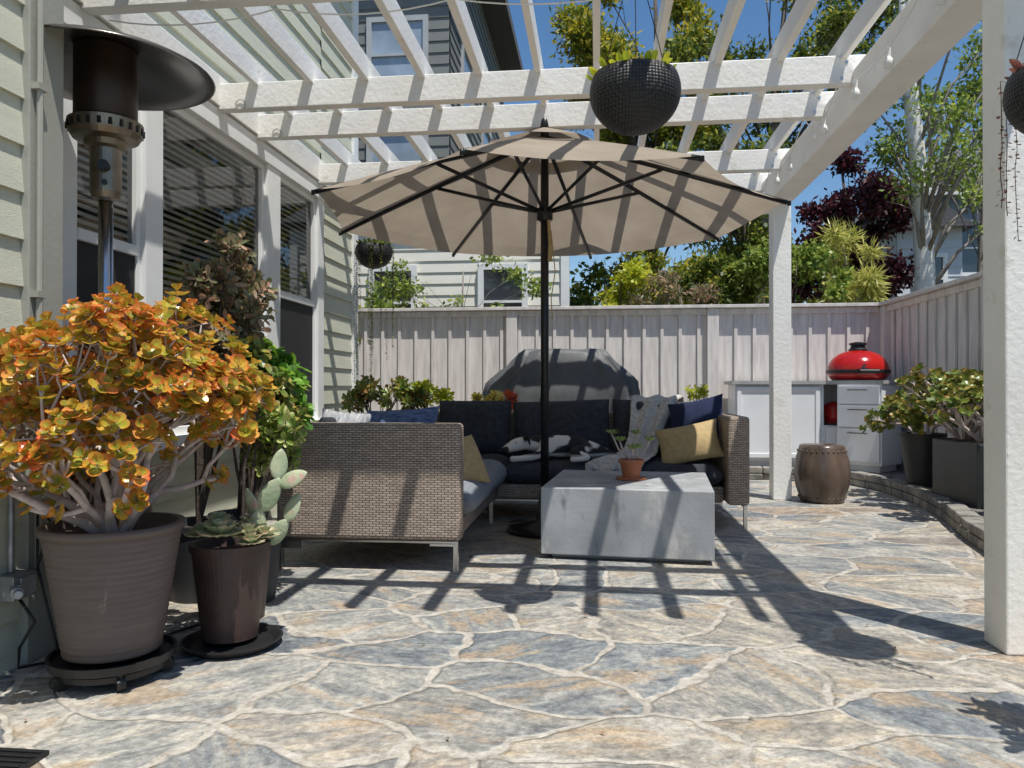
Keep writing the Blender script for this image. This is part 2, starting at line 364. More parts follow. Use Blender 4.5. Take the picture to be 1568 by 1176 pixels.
# ------------------------------------------------------------------ pergola
P=empty('pergola',(0,5,0))
mb=MB()
mb.box(1.60,1.78,3.22,3.40,0,2.80); mb.box(1.65,1.82,7.46,7.63,0,2.80)
build(mb,'posts',white,P,bevel=.008)
mb=MB(); mb.box(1.60,1.81,2.55,7.9,2.79,3.05); build(mb,'side_beam',white,P,bevel=.008)
mb=MB()
for y in (3.16,3.64,5.05,5.65,6.95,7.70): mb.box(-2.60,1.70,y-.04,y+.04,2.965,3.145)
build(mb,'cross_beams',white,P,bevel=.006)
mb=MB(); mb.box(-2.64,-2.57,2.92,8.1,2.99,3.2); build(mb,'ledger',white,P,bevel=.005)
mb=MB()
for i in range(-6,5): mb.box(i*.386-.022+R.uniform(-.006,.006),i*.386+.022,2.66,8.05,3.12,3.27)
build(mb,'rafters',white,P,bevel=.004)
mb=MB()
for y in (5.05,5.65):
    p=Vector((-2.42,y-.05,2.99))
    for k in range(8):
        a=k*math.pi/4; a2=(k+1)*math.pi/4; mb.tube([p+Vector((.035*math.cos(a),0,.035*math.sin(a))),p+Vector((.035*math.cos(a2),0,.035*math.sin(a2)))],.004,5)
for y in (3.64,5.05,5.65,6.95):
    for x in (1.53,1.56): mb.tube([(x,y-.045,3.0 if x<1.55 else 3.1),(x,y-.035,3.0 if x<1.55 else 3.1)],.011,6)
build(mb,'hooks_and_bolts',steel,P)

E=empty('string_lights',(1.5,5,3)); mb=MB(); mb2=MB()
def sag(a,b2,s,k=8):
    a=Vector(a);b2=Vector(b2); return [a+(b2-a)*i/k-Vector((0,0,s*4*(i/k)*(1-i/k))) for i in range(k+1)]
nodes=[(1.5,3.2,2.96),(1.52,3.7,2.95),(1.50,5.0,2.95),(1.45,5.6,2.95),(1.5,6.9,2.95),(1.5,7.6,2.95)]
for i in range(len(nodes)-1):
    s=sag(nodes[i],nodes[i+1],.13); mb.tube(s,.004,5)
    for q in (s[3],s[6]):
        mb.tube([q,q-Vector((0,0,.05))],.012,6); mb2.lathe([(0.001,-.11),(.018,-.105),(.027,-.085),(.022,-.06),(.010,-.045)],q,10)
nodes=[(-2.5,3.70,2.95),(-1.6,3.70,2.96),(-.7,3.7,2.96),(.3,3.7,2.96),(1.4,3.7,2.96)]
for i in range(len(nodes)-1):
    s=sag(nodes[i],nodes[i+1],.05); mb.tube(s,.004,5)
build(mb,'cable',trimw,E); build(mb2,'bulbs',trimw,E,smooth=True)

# ------------------------------------------------------------------ fences
def fence(name,horizontal,fix,a0,a1,posts):
    E=empty(name,((a0+a1)/2,fix,0) if horizontal else (fix,(a0+a1)/2,0))
    def bx(mb,p0,p1,d0,d1,z0,z1):
        if horizontal: mb.box(p0,p1,fix-d1,fix-d0,z0,z1)
        else: mb.box(fix-d1,fix-d0,p0,p1,z0,z1)
    mb=MB(); x=a0
    while x<a1:
        w=min(.225,a1-x); bx(mb,x+.002,x+w-.002,0,.018+R.uniform(-.004,.004),.05,2.03); x+=.227
    build(mb,'boards',fencem,E)
    mb=MB(); x=a0+.0
    while x<a1:
        j=R.uniform(-.005,.005); bx(mb,x-.02+j,x+.02+j,.023,.045,.05,2.03); x+=.227
    build(mb,'battens',fencem,E,bevel=.002)
    mb=MB(); bx(mb,a0,a1,-.06,.12,2.06,2.10); bx(mb,a0,a1,.0,.055,1.985,2.055)
    bx(mb,a0,a1,.0,.05,.10,.2)
    build(mb,'cap_rail',fencem,E,bevel=.004)
    mb=MB()
    for p in posts: bx(mb,p-.07,p+.07,-.03,.09,0,2.055)
    build(mb,'posts',fencem,E,bevel=.004)
fence('wooden_fence',True,9.92,-4.4,3.52,[-3.62,-1.09,1.45])
fence('wooden_fence',False,3.54,-2,9.86,[9.78,7.3,4.8,2.3])

# ------------------------------------------------------------------ neighbour houses
N=empty('gray_neighbor_house',(-5,16,0))
mb=MB(); lapy(mb,12.9,-9,-2.5,0,9.4,.2); lapx(mb,-2.5,12.9,20.5,0,9.4,.2); build(mb,'siding',darksid,N,origin=(-5,16,0))
mb=MB(); mb.box(-9.05,-2.56,12.96,20.5,0,9.4); build(mb,'walls',darksid,N)
mb=MB(); mb.box(-9.5,-1.95,12.3,21,9.4,9.62); mb.add([(-9.5,12.3,9.63),(-1.95,12.3,9.63),(-1.95,21,9.63),(-9.5,21,9.63),(-5.7,12.3,11.5),(-5.7,21,11.5)],[(0,1,4),(2,3,5),(1,2,5,4),(3,0,4,5)]); build(mb,'roof',roofm,N)
mb=MB(); g2=MB()
def winy(Y,x0,x1,z0,z1,mul=True):
    g2.box(x0,x1,Y-.03,Y-.01,z0,z1)
    for a in ((x0-.09,x0,z0-.09,z1+.09),(x1,x1+.09,z0-.09,z1+.09),(x0,x1,z1,z1+.09),(x0,x1,z0-.09,z0),(x0,x1,(z0+z1)/2-.02,(z0+z1)/2+.02)):
        mb.box(a[0],a[1],Y-.07,Y-.0,a[2],a[3])
def winx(X,y0,y1,z0,z1):
    g2.box(X+.01,X+.03,y0,y1,z0,z1)
    for a in ((y0-.09,y0,z0-.09,z1+.09),(y1,y1+.09,z0-.09,z1+.09),(y0,y1,z1,z1+.09),(y0,y1,z0-.09,z0),(y0,y1,(z0+z1)/2-.02,(z0+z1)/2+.02)):
        mb.box(X,X+.07,a[0],a[1],a[2],a[3])
winy(12.9,-3.85,-2.95,6.2,7.35); winy(12.9,-3.85,-2.95,4.1,5.4); winy(12.9,-5.9,-4.9,6.2,7.35)
winx(-2.5,14,15,6.3,7.4); winx(-2.5,16.5,17.6,6.3,7.4); winx(-2.5,14,15,3.7,4.9)
build(mb,'window_trim',M('gray_trim',(.42,.43,.43),.6,.05),N); build(g2,'window_glass',M('pale_window',(.32,.38,.45),.15,.2,2,spec=.8),N)
N=empty('beige_neighbor_house',(-2.3,12.4,0))
mb=MB(); lapy(mb,11.9,-5.5,-.45,0,3.7,.18); build(mb,'siding',beigesid,N)
mb=MB(); mb.box(-5.5,-.5,11.93,12.85,0,3.7); build(mb,'walls',beigesid,N)
mb=MB(); mb.add([(-5.7,11.75,3.7),(-.25,11.75,3.7),(-.25,12.88,4.2),(-5.7,12.88,4.2)],[(0,1,2,3)]); build(mb,'roof',roofm,N,solid=.1)
mb=MB(); g2=MB(); winy(11.88,-1.75,-1.15,1.9,2.9); winy(11.88,-3.5,-2.9,1.9,2.9); mb.box(-.55,-.42,11.85,12.0,0,3.7)
build(mb,'window_trim',trimw,N); build(g2,'window_glass',darkglass,N)
N=empty('blue_neighbor_house',(12,24,0))
mb=MB(); lapy(mb,20,8.0,17,0,6.0,.2); mb.box(8.0,17,20.02,28,0,6.0); build(mb,'siding',bluesid,N)
mb=MB(); mb.add([(7.5,19.5,5.9),(17.5,19.5,5.9),(17.5,28.5,5.9),(7.5,28.5,5.9),(10.4,24,8.2),(17,24,8.2)],[(0,1,5,4),(1,2,5),(2,3,4,5),(3,0,4)]); build(mb,'roof',roofm,N)
mb=MB(); g2=MB()
for x in (8.7,10.4,13): winy(20,x,x+.8,3.9,5.1)
mb.box(7.9,8.1,19.9,20.1,0,5.9); mb.box(7.5,17.5,19.5,19.6,5.72,5.9); build(mb,'window_trim',trimw,N); build(g2,'window_glass',darkglass,N)
N=empty('white_garage',(7.3,17.5,0))
mb=MB(); lapy(mb,17,6.3,7.6,0,4.5,.2); mb.box(6.3,7.6,17.02,19,0,4.5); build(mb,'siding',M('pale_siding',(.6,.62,.66),.7,.05),N)
mb=MB(); mb.add([(6.1,16.7,4.4),(7.8,16.7,4.4),(7.8,19.3,4.4),(6.1,19.3,4.4),(6.9,16.7,5.0),(6.9,19.3,5.0)],[(0,1,4),(1,2,5,4),(2,3,5),(3,0,4,5)]); build(mb,'roof',roofm,N)
mb=MB(); g2=MB(); winy(17,6.7,7.2,2.9,3.8); build(mb,'window_trim',trimw,N); build(g2,'window_glass',darkglass,N)

# ------------------------------------------------------------------ trees
def cloud(mb,cl,N,L,W,rs,m=0,droop=-.2,shell=.6):
    cl=np.array(cl,float); w=cl[:,3]**2; w/=w.sum()
    idx=rs.choice(len(cl),N,p=w)
    d=rs.normal(size=(N,3)); d/=np.linalg.norm(d,axis=1)[:,None]
    rr=(shell+(1-shell)*rs.rand(N))*rs.rand(N)**.33*(1+.25*rs.randn(N)*.6)
    pos=cl[idx,:3]+d*rr[:,None]*cl[idx,3][:,None]*np.array([1,1,.8])
    dr=rs.normal(size=(N,3))+d*.8; dr[:,2]+=droop; dr/=np.linalg.norm(dr,axis=1)[:,None]
    up=rs.normal(size=(N,3)); up[:,2]+=1.0
    sd=np.cross(dr,up); sd/=np.linalg.norm(sd,axis=1)[:,None]
    l=L*(.6+.8*rs.rand(N))[:,None]; w=W*(.6+.8*rs.rand(N))[:,None]
    v=np.stack([pos,pos+dr*l*.5+sd*w*.5,pos+dr*l,pos+dr*l*.5-sd*w*.5],1).reshape(-1,3)
    o=len(mb.v); mb.v+=v.tolist(); mb.t+=[0.0]*len(v)
    mb.f+=[(o+4*i,o+4*i+1,o+4*i+2,o+4*i+3) for i in range(N)]; mb.m+=[m]*N
def tree(name,base,top,tr,cl,nl,L,W,lm,bm,seed,twigs=3,lean=.15,droop=-.2,shell=.3,limb=None,taper=.8):
    rs=np.random.RandomState(seed); rr=random.Random(seed)
    E=empty(name,base); mb=MB(); lb=MB(); b0=Vector(base); t0=Vector(top)
    K=8; path=[b0.lerp(t0,i/K)+Vector((rr.uniform(-1,1),rr.uniform(-1,1),0))*lean*(0 if i==0 else 1) for i in range(K+1)]
    mb.tube(path,[tr*(1-taper*i/K) for i in range(K+1)],10)
    for (x,y,z,r) in cl:
        c=Vector((x,y,z)); f=max(.15,min(.92,((z-b0.z)/(t0.z-b0.z))*.7))
        i=f*K; a=path[int(i)].lerp(path[min(K,int(i)+1)],i-int(i))
        mid=a.lerp(c,.5)+Vector((rr.uniform(-.1,.1),rr.uniform(-.1,.1),.12*(c-a).length))
        r0=tr*(1-.8*f)*.32
        lb.tube([a,mid,c],[r0,r0*.6,r0*.3],6)
        for k in range(twigs):
            e=c+Vector((rr.gauss(0,1),rr.gauss(0,1),rr.gauss(.3,1))).normalized()*r*.95
            s=mid.lerp(c,rr.uniform(.3,1)); lb.tube([s,s.lerp(e,.5)+Vector((0,0,.05*r)),e],[r0*.3,r0*.2,r0*.08],4)
    build(mb,'trunk',bm,E,smooth=True); build(lb,'limbs',limb or bm,E,smooth=True)
    mb=MB(); cloud(mb,cl,nl,L,W,rs,droop=droop,shell=shell); build(mb,'foliage',lm,E)
def rc(cx,cy,cz,sx,sy,sz,n,r,seed):
    q=random.Random(seed); out=[]
    while len(out)<n:
        a,b2,c=q.uniform(-1,1),q.uniform(-1,1),q.uniform(-1,1)
        if a*a+b2*b2+c*c<1: out.append((cx+a*sx,cy+b2*sy,cz+c*sz,r*q.uniform(.6,1.2)))
    return out
tree('pine_tree',(1.0,16.2,0),(1.3,16.2,9.5),.17,rc(.75,16.2,7.6,1.9,1.4,2.1,40,.58,1)+rc(1.2,16,3.6,1.6,1.2,1.2,7,.55,31),24000,.15,.055,pineleaf,bark_d,1,droop=.3)
tree('shade_tree',(2.7,14.8,0),(3.6,14.8,9.5),.13,rc(3.8,14.8,7.7,2.7,1.5,2.2,36,.50,2),9500,.12,.06,treeleaf,bark_g,2,4,limb=bark_d)
tree('shade_tree',(2.3,13.2,0),(2.5,13.2,6.6),.09,rc(2.2,13.2,4.4,1.2,.9,1.7,24,.42,9),9500,.11,.055,treeleaf,bark_d,12,4)
tree('purple_plum_tree',(4.2,13.8,0),(4.2,13.8,4.9),.09,rc(4.25,13.8,3.75,.95,.8,1.45,32,.40,3),14500,.11,.065,plumleaf,bark_d,3)
tree('birch_tree',(5.12,12.4,0),(4.72,12.4,7.6),.18,rc(5.30,12.3,5.6,1.15,1.0,2.6,32,.38,4),4300,.085,.05,birchleaf,birchbark,4,4,lean=.06,limb=bark_g,taper=.55)
tree('birch_tree',(6.3,13.5,0),(6.5,13.5,7.2),.06,rc(6.4,13.5,5.2,.9,1,2.4,20,.38,14),2600,.09,.05,birchleaf,bark_g,24,5,lean=.07)
tree('bamboo_shrub',(3.45,11.3,0),(3.5,11.3,3.3),.03,rc(3.45,11.3,2.65,.42,.35,.90,16,.20,5),2300,.18,.025,bambooleaf,bark_g,5,2)
def shrub(name,c,s,n,r,nl,L,W,lm,seed,bm=bark_d,tw=3):
    tree(name,(c[0],c[1],0),(c[0],c[1],c[2]+s[2]*.5),.04,rc(*c,*s,n,r,seed),nl,L,W,lm,bm,seed,tw,lean=.04)
shrub('lime_shrub',(.35,11.0,2.45),(.42,.35,.55),10,.22,2900,.08,.05,limeleaf,41)
shrub('green_shrub',(1.75,11.3,2.4),(.65,.4,.65),13,.26,4200,.08,.05,treeleaf,42)
shrub('olive_shrub',(1.0,12.2,2.6),(.8,.4,.8),14,.3,4200,.09,.04,pineleaf,43)
shrub('twiggy_shrub',(1.15,10.7,2.25),(.6,.25,.45),12,.24,1300,.07,.03,bronzeleaf,44,bark_g,14)
shrub('green_shrub',(2.7,10.9,2.4),(.7,.35,.7),12,.28,4200,.08,.05,birchleaf,45)
shrub('vine_shrub',(-1.9,10.6,2.3),(1.35,.3,.8),16,.26,1900,.07,.045,birchleaf,46,bark_g,10)
shrub('vine_shrub',(-3.3,10.2,2.0),(.5,.2,.7),10,.24,1500,.08,.045,birchleaf,47,bark_g,8)
shrub('distant_hedge',(6.0,15.6,1.8),(2.6,.5,.9),18,.5,3500,.13,.08,treeleaf,48)
shrub('distant_hedge',(2.0,18.5,3),(4.5,.8,2.4),30,.8,8000,.18,.11,treeleaf,49)
shrub('distant_hedge',(8.5,7.0,3.2),(1.2,4.5,2.2),30,.8,5000,.22,.13,treeleaf,50)

# ------------------------------------------------------------------ umbrella
ux,uy=-.38,5.63; U=empty('patio_umbrella',(ux,uy,0))
RR=1.68; zr,zc=2.31,2.90
def cz(r): return zc-(zc-zr)*(max(r,0)/RR)**1.08
def vert(k,r,dz=0):
    a=math.radians(-11+45*k); return Vector((ux+r*math.cos(a),uy+r*math.sin(a),cz(r)+dz))
mb=MB(); NRr=8; NT=6
for k in range(8):
    o=[]
    for i in range(NRr+1):
        r=.32+(RR-.32)*i/NRr
        for j in range(NT+1):
            q=j/NT; p=vert(k,r).lerp(vert(k+1,r),q); s=4*q*(1-q)
            p.z-=.030*s*(r/RR)
            c0=Vector((ux,uy,p.z))
            if i==NRr: p=p.lerp(c0,.03*s)
            o.append(p)
    fs=[(i*(NT+1)+j,i*(NT+1)+j+1,(i+1)*(NT+1)+j+1,(i+1)*(NT+1)+j) for i in range(NRr) for j in range(NT)]
    mb.add(o,fs)
build(mb,'canopy',canopy,U)
mb=MB()
for k in range(8):
    o=[vert(k,.03,.07),vert(k,.45,.04),vert(k+1,.45,.04),vert(k+1,.03,.07)]; mb.add(o,[(0,1,2,3)])
build(mb,'vent_cap',canopy,U)
mb=MB()
for k in range(8):
    mb.tube([vert(k,.05,-.01),vert(k,.8,-.018),vert(k,RR,-.014)],.016,6)
    a=Vector((ux,uy,2.34)); b2=vert(k,.85,-.03); mb.tube([a.lerp(b2,.04),b2],.013,6)
    v=vert(k,RR+.012); mb.tube([v,v-Vector((0,0,.03))],.013,6)
mb.tube([(ux,uy,.05),(ux,uy,zc+.05)],.030,16)
mb.lathe([(.026,2.27),(.06,2.29),(.06,2.37),(.03,2.39)],(ux,uy,0),16); mb.lathe([(.03,2.82),(.06,2.83),(.06,2.86),(.026,2.88)],(ux,uy,0),16)
mb.lathe([(.028,2.95),(.038,2.97),(.03,3.02),(.012,3.05),(.001,3.055)],(ux,uy,0),16)
build(mb,'frame_and_pole',blackm,U,smooth=True)
mb=MB(); mb.lathe([(.001,.0),(.27,.0),(.28,.02),(.27,.06),(.06,.08),(.04,.3),(.028,.3)],(ux,uy,.001),28); build(mb,'base',blackm,U,smooth=True)
mb=MB(); mb.tube([(ux+.03,uy-.03,2.28),(ux+.045,uy-.04,2.1),(ux+.04,uy-.04,1.98)],[.012,.014,.018],8)
mb.tube([(ux+.05,uy-.05,2.2),(ux+.08,uy-.06,1.9),(ux+.05,uy-.05,1.7),(ux+.06,uy-.05,1.55)],.004,5); build(mb,'cord_tie',mustard,U)

# ------------------------------------------------------------------ soft shapes
def pillow(mb,c,w,h,t,rot,m=0,p=2.6,n=14,pinch=.06,seed=0):
    q=random.Random(seed); c=Vector(c); ph=[q.uniform(0,6) for _ in range(4)]
    for sg in (1,-1):
        vs=[]
        for i in range(n+1):
            for j in range(n+1):
                u=-1+2*i/n; v=-1+2*j/n
                u=math.sin(u*math.pi/2); v=math.sin(v*math.pi/2)
                T=max(0,(1-abs(u)**p)*(1-abs(v)**p))**.5
                T*=1+.10*math.sin(3*u+ph[0])*math.sin(2.5*v+ph[1])+.05*math.sin(7*u+ph[2]+3*v)
                x=u*w/2*(1-pinch*(1-abs(v)**2)*abs(u)); y=v*h/2*(1-pinch*(1-abs(u)**2)*abs(v))
                vs.append(rot@Vector((x,y,sg*T*t/2))+c)
        fs=[]
        for i in range(n):
            for j in range(n):
                f=(i*(n+1)+j,(i+1)*(n+1)+j,(i+1)*(n+1)+j+1,i*(n+1)+j+1); fs.append(f if sg>0 else f[::-1])
        mb.add(vs,fs,m)
def RX(a): return Matrix.Rotation(math.radians(a),3,'X')
def RY(a): return Matrix.Rotation(math.radians(a),3,'Y')
def RZ(a): return Matrix.Rotation(math.radians(a),3,'Z')

# ------------------------------------------------------------------ sofa
S=empty('wicker_sectional_sofa',(-.4,5.7,0))
mb=MB()
mb.box(-1.86,-.77,4.30,4.43,.18,.85)
mb.box(-1.86,-1.74,4.432,7.05,.18,.84)
mb.box(-1.738,1.13,6.93,7.05,.18,.84)
mb.box(.97,1.13,5.86,6.928,.18,.84)
mb.box(-1.738,-.79,4.432,6.9,.18,.30)
mb.box(-.788,.968,6.0,6.9,.18,.30)
build(mb,'wicker_frame',wicker,S,bevel=.022)
mb=MB()
for (x,y) in ((-1.84,4.33),(-.80,4.33),(-.82,5.95),(-1.84,7.0),(.1,6.04),(1.10,5.89),(1.10,7.0),(-.3,6.04)):
    mb.box(x-.014,x+.014,y-.014,y+.014,0,.18)
mb.box(-1.85,-.79,4.315,4.345,.165,.178); mb.box(-.80,.95,6.02,6.05,.165,.178); mb.box(1.085,1.115,5.9,7,.165,.178)
mb.box(-1.85,-1.70,4.312,4.322,.12,.165);mb.box(-.95,-.80,4.312,4.322,.15,.165)
build(mb,'steel_legs',chrome,S,bevel=.002)
mb=MB()
def cushion(x0,x1,y0,y1,z0,z1,rot=None,p=7,s=1):
    pillow(mb,((x0+x1)/2,(y0+y1)/2,(z0+z1)/2),x1-x0,y1-y0,(z1-z0)*1.05,rot or Matrix.Identity(3),p=p,pinch=.0,seed=s,n=18)
cushion(-1.5,-.70,4.44,5.25,.29,.49); cushion(-1.5,-.70,5.26,6.06,.29,.49,s=2)
build(mb,'seat_cushions',seatfab,S,smooth=True)
mb=MB()
cushion(-1.5,-.74,6.07,6.75,.29,.48,s=3); cushion(-.73,.12,5.96,6.75,.29,.47,s=4); cushion(.13,.96,5.96,6.75,.29,.47,s=5)
build(mb,'seat_cushions_rear',charcoal,S,smooth=True)
mb=MB()
for x0,x1,s in ((-1.42,-.76,1),(-.74,.12,2),(.13,.95,3)):
    pillow(mb,((x0+x1)/2,6.80,.70),x1-x0,.50,.26,RX(76)@RZ([0,2,-2][s-1]),p=4,pinch=.03,seed=s,n=18)
for y0,y1,s in ((4.5,5.25,5),(5.27,6.0,6),(6.02,6.7,7)):
    pillow(mb,(-1.62,(y0+y1)/2,.66),.44,y1-y0,.22,RY(80),p=4,pinch=.03,seed=s,n=18)
build(mb,'back_cushions',charcoal,S,smooth=True)
def pil(c,w,h,t,rot,mat,seed=1,name='throw_pillow'):
    mb=MB(); pillow(mb,c,w,h,t,rot,seed=seed,pinch=.10,p=2.2)
    build(mb,name,mat,smooth=True)
pil((-1.20,4.62,.735),.48,.42,.19,RZ(-6)@RX(68)@RZ(4),denim,1)
pil((-1.55,4.60,.73),.34,.40,.17,RZ(10)@RX(66)@RZ(-6),greyfab,2)
pil((-.83,4.78,.60),.34,.34,.12,RZ(60)@RX(62),mustard,3)
pil((.82,6.45,.75),.48,.46,.18,RZ(-28)@RX(72)@RZ(12),navy,4)
pil((.72,6.16,.62),.50,.34,.16,RZ(-14)@RX(60)@RZ(14),mustard,5)

mb=MB(); n1,n2=30,14; vs=[]
pathp=[(.55,7.08,.62),(.55,7.02,.90),(.53,6.92,.97),(.50,6.78,.95),(.45,6.64,.80),(.40,6.54,.62),(.35,6.40,.52),(.28,6.22,.505),(.20,6.08,.50),(.14,5.98,.47),(.12,5.94,.40)]
for i in range(n1+1):
    f=i/n1*(len(pathp)-1); k=min(int(f),len(pathp)-2); c=Vector(pathp[k]).lerp(Vector(pathp[k+1]),f-k)
    w=.36+.10*math.sin(i*.3)
    for j in range(n2+1):
        q=j/n2-.5
        vs.append(c+Vector((q*w,-0.025*math.sin(q*14+i*.3),.014*math.sin(q*16+i*.25)+.014)))
mb.add(vs,[(i*(n2+1)+j,(i+1)*(n2+1)+j,(i+1)*(n2+1)+j+1,i*(n2+1)+j+1) for i in range(n1) for j in range(n2)])
for j in range(40):
    q=j/39-.5; p=Vector(pathp[-1])+Vector((q*.40,-.005,.0)); mb.tube([p,p+Vector((R.uniform(-.01,.01),-.015,-.06))],.004,4)
build(mb,'throw_blanket',creamknit,smooth=True,solid=.012)

# ------------------------------------------------------------------ dog
D=empty('dog',(-.35,6.2,.47))
m,t,n,l,b=nt('dog_fur')
tc=n.new('ShaderNodeNewGeometry'); k=noise(n,l,tc.outputs['Position'],4.5,2,.4)
r=ramp(n,l,k.outputs['Fac'],[(.53,(.02,.018,.017)),(.56,(.72,.68,.62))])
spz=n.new('ShaderNodeSeparateXYZ'); l.new(tc.outputs['Position'],spz.inputs[0])
rz=ramp(n,l,spz.outputs[2],[(.520,(1,1,1)),(.535,(0,0,0))])
l.new(mixc(n,l,rz.outputs[0],r.outputs[0],(.72,.68,.62)),b.inputs['Base Color']); b.inputs['Roughness'].default_value=.85
k2=noise(n,l,tc.outputs['Position'],120,3); bp=n.new('ShaderNodeBump'); bp.inputs['Strength'].default_value=.8; bp.inputs['Distance'].default_value=.006; l.new(k2.outputs['Fac'],bp.inputs['Height']); l.new(bp.outputs[0],b.inputs['Normal']); fur=m
def skin(name,verts,edges,mat,parent,root=0):
    me=bpy.data.meshes.new(name); o=parent.location
    me.from_pydata([tuple(Vector(v[:3])-o) for v in verts],edges,[]); me.materials.append(mat)
    ob=bpy.data.objects.new(name,me); COL.objects.link(ob); ob.parent=parent
    md=ob.modifiers.new('skin','SKIN'); md.use_smooth_shade=True
    sv=me.skin_vertices[0].data
    for i,v in enumerate(verts):
        sv[i].radius=(v[3],v[4] if len(v)>4 else v[3]); sv[i].use_root=(i==root)
    sb=ob.modifiers.new('ss','SUBSURF'); sb.levels=2; sb.render_levels=2
    return ob
V=[(0,6.33,.555,.085),(-.12,6.33,.57,.095),(-.27,6.32,.58,.095),(-.40,6.30,.585,.105),(-.50,6.27,.60,.075),(-.58,6.20,.61,.055),(-.645,6.13,.60,.060),(-.70,6.08,.575,.038),(-.745,6.04,.555,.026),
 (-.42,6.19,.54,.045),(-.50,6.05,.51,.032),(-.60,6.00,.50,.024),(-.68,5.97,.497,.026),
 (-.05,6.22,.55,.065),(-.20,6.10,.54,.050),(-.06,6.02,.51,.026),(-.14,5.98,.50,.020),(-.21,5.975,.498,.023),
 (.09,6.30,.53,.028),(.15,6.18,.515,.023),(.12,6.06,.505,.014),
 (-.40,6.24,.53,.03),(-.53,6.12,.505,.026),(-.60,6.06,.50,.022)]
Ed=[(0,1),(1,2),(2,3),(3,4),(4,5),(5,6),(6,7),(7,8),(3,9),(9,10),(10,11),(11,12),(0,13),(13,14),(14,15),(15,16),(16,17),(0,18),(18,19),(19,20),(3,21),(21,22),(22,23)]
skin('body',V,Ed,fur,D,root=2)
mb=MB()
for sx,sy in ((-.045,.02),(.045,-.01)):
    p=Vector((-.62+sx,6.15+sy,.645)); mb.tube([p,p+Vector((sx*.6,-.01,.02)),p+Vector((sx*1.0,-.035,-.045))],[.022,.022,.005],6)
build(mb,'ears',M('dog_black',(.02,.018,.017),.9,.2),D,smooth=True)
mb=MB(); mb.lathe([(.001,-.008),(.010,-.004),(.010,.004),(.001,.008)],(-.765,6.022,.560),8)
for q in ((-.690,6.085,.618),(-.640,6.068,.622)): mb.lathe([(.001,-.006),(.007,0),(.001,.006)],q,8)
build(mb,'nose_and_eyes',black,D,smooth=True)

# ------------------------------------------------------------------ coffee table
mb=MB(); mb.box(-.30,.74,4.69,5.75,.03,.44,rot=RZ(-5))
mb.box(-.24,.68,4.76,5.69,.0,.032,rot=RZ(-5))
build(mb,'concrete_coffee_table',concrete,bevel=.006)
E=empty('potted_table_succulent',(.23,5.25,.44)); c=(.23,5.22,.441)
mb=MB(); mb.lathe([(.001,0),(.10,0),(.105,.012),(.09,.014),(.055,.014),(.075,.11),(.085,.11),(.085,.135),(.075,.135),(.068,.12),(.001,.118)],c,24); build(mb,'terracotta_pot',terra,E,smooth=False,bevel=.002)
mb=MB(); lf=MB()
for k in range(7):
    a=k*.9+.3; e=Vector(c)+Vector((math.cos(a)*R.uniform(.03,.15),math.sin(a)*.09,R.uniform(.20,.34))); s=Vector(c)+Vector((0,0,.12))
    mb.tube([s,s.lerp(e,.5)+Vector((math.cos(a)*.02,0,-.01)),e],[.009,.007,.005],6)
    for j in range(11):
        q=j*2.4; d=Vector((math.cos(q),math.sin(q),.35+.05*j)); lf.leaf(e,d,(0,0,1),.055,.018,0,.1)
build(mb,'stems',bark_j,E); build(lf,'leaves',LEAF('dull_succulent',[(0,(.12,.20,.05)),(1,(.32,.40,.14))],.2),E)

# ------------------------------------------------------------------ covered grill
mb=MB(); rings=[(0.02,.80,.33),(.3,.82,.34),(.7,.83,.34),(.98,.82,.35),(1.08,.80,.34),(1.13,.76,.33),(1.22,.66,.315),(1.33,.55,.30),(1.43,.47,.27),(1.465,.43,.23),(1.475,.30,.12)]
nn=96; rg=[]
for z,w,d in rings:
    for j in range(nn):
        a=2*math.pi*j/nn; ca,sa=math.cos(a),math.sin(a)
        x=math.copysign(abs(ca)**.35,ca)*w; y=math.copysign(abs(sa)**.35,sa)*d
        f=(1+.034*math.sin(a*9+z*4)+.024*math.sin(a*21-z*9)+.014*math.sin(a*37+z*15)) if z<1.45 else 1
        rg.append((-.38+x*f,8.55+y*(2*f-1)*.5+y*.5,z+.016*math.sin(a*7+z*9)+(.035*math.cos(a*2+1) if .9<z<1.46 else 0)))
fs=[(i*nn+j,i*nn+(j+1)%nn,(i+1)*nn+(j+1)%nn,(i+1)*nn+j) for i in range(len(rings)-1) for j in range(nn)]+[tuple((len(rings)-1)*nn+j for j in range(nn))]
mb.add(rg,fs); build(mb,'covered_barbecue_grill',cover,smooth=True)

# ------------------------------------------------------------------ outdoor kitchen
K=empty('outdoor_kitchen',(2.5,9.4,.125))
mb=MB(); pn=MB(); kn=MB()
mb.box(1.62,2.60,9.30,9.80,.20,1.10); mb.box(1.66,2.56,9.34,9.80,.125,.20)
for x0,x1 in ((1.64,2.10),(2.12,2.58)):
    pn.box(x0,x1,9.275,9.298,.24,1.07)
    for a in ((x0,x0+.05,.24,1.07),(x1-.05,x1,.24,1.07),(x0+.05,x1-.05,1.02,1.07),(x0+.05,x1-.05,.24,.29)): pn.box(a[0],a[1],9.262,9.276,a[2],a[3])
for x in (2.06,2.16): kn.tube([(x,9.25,.75),(x,9.25,.95)],.006,6)
mb.box(2.60,2.63,9.30,9.80,.20,1.10); mb.box(2.63,3.4,9.78,9.80,.2,1.1); mb.box(2.63,3.0,9.31,9.78,.2,.62); pn.box(2.65,2.98,9.288,9.308,.24,.60)
c=(3.07,9.10,.6); r45=RZ(-43)
mb.box(2.82,3.32,8.85,9.35,.20,1.10,rot=r45,c=c); mb.box(2.86,3.28,8.89,9.31,.125,.20,rot=r45,c=c)
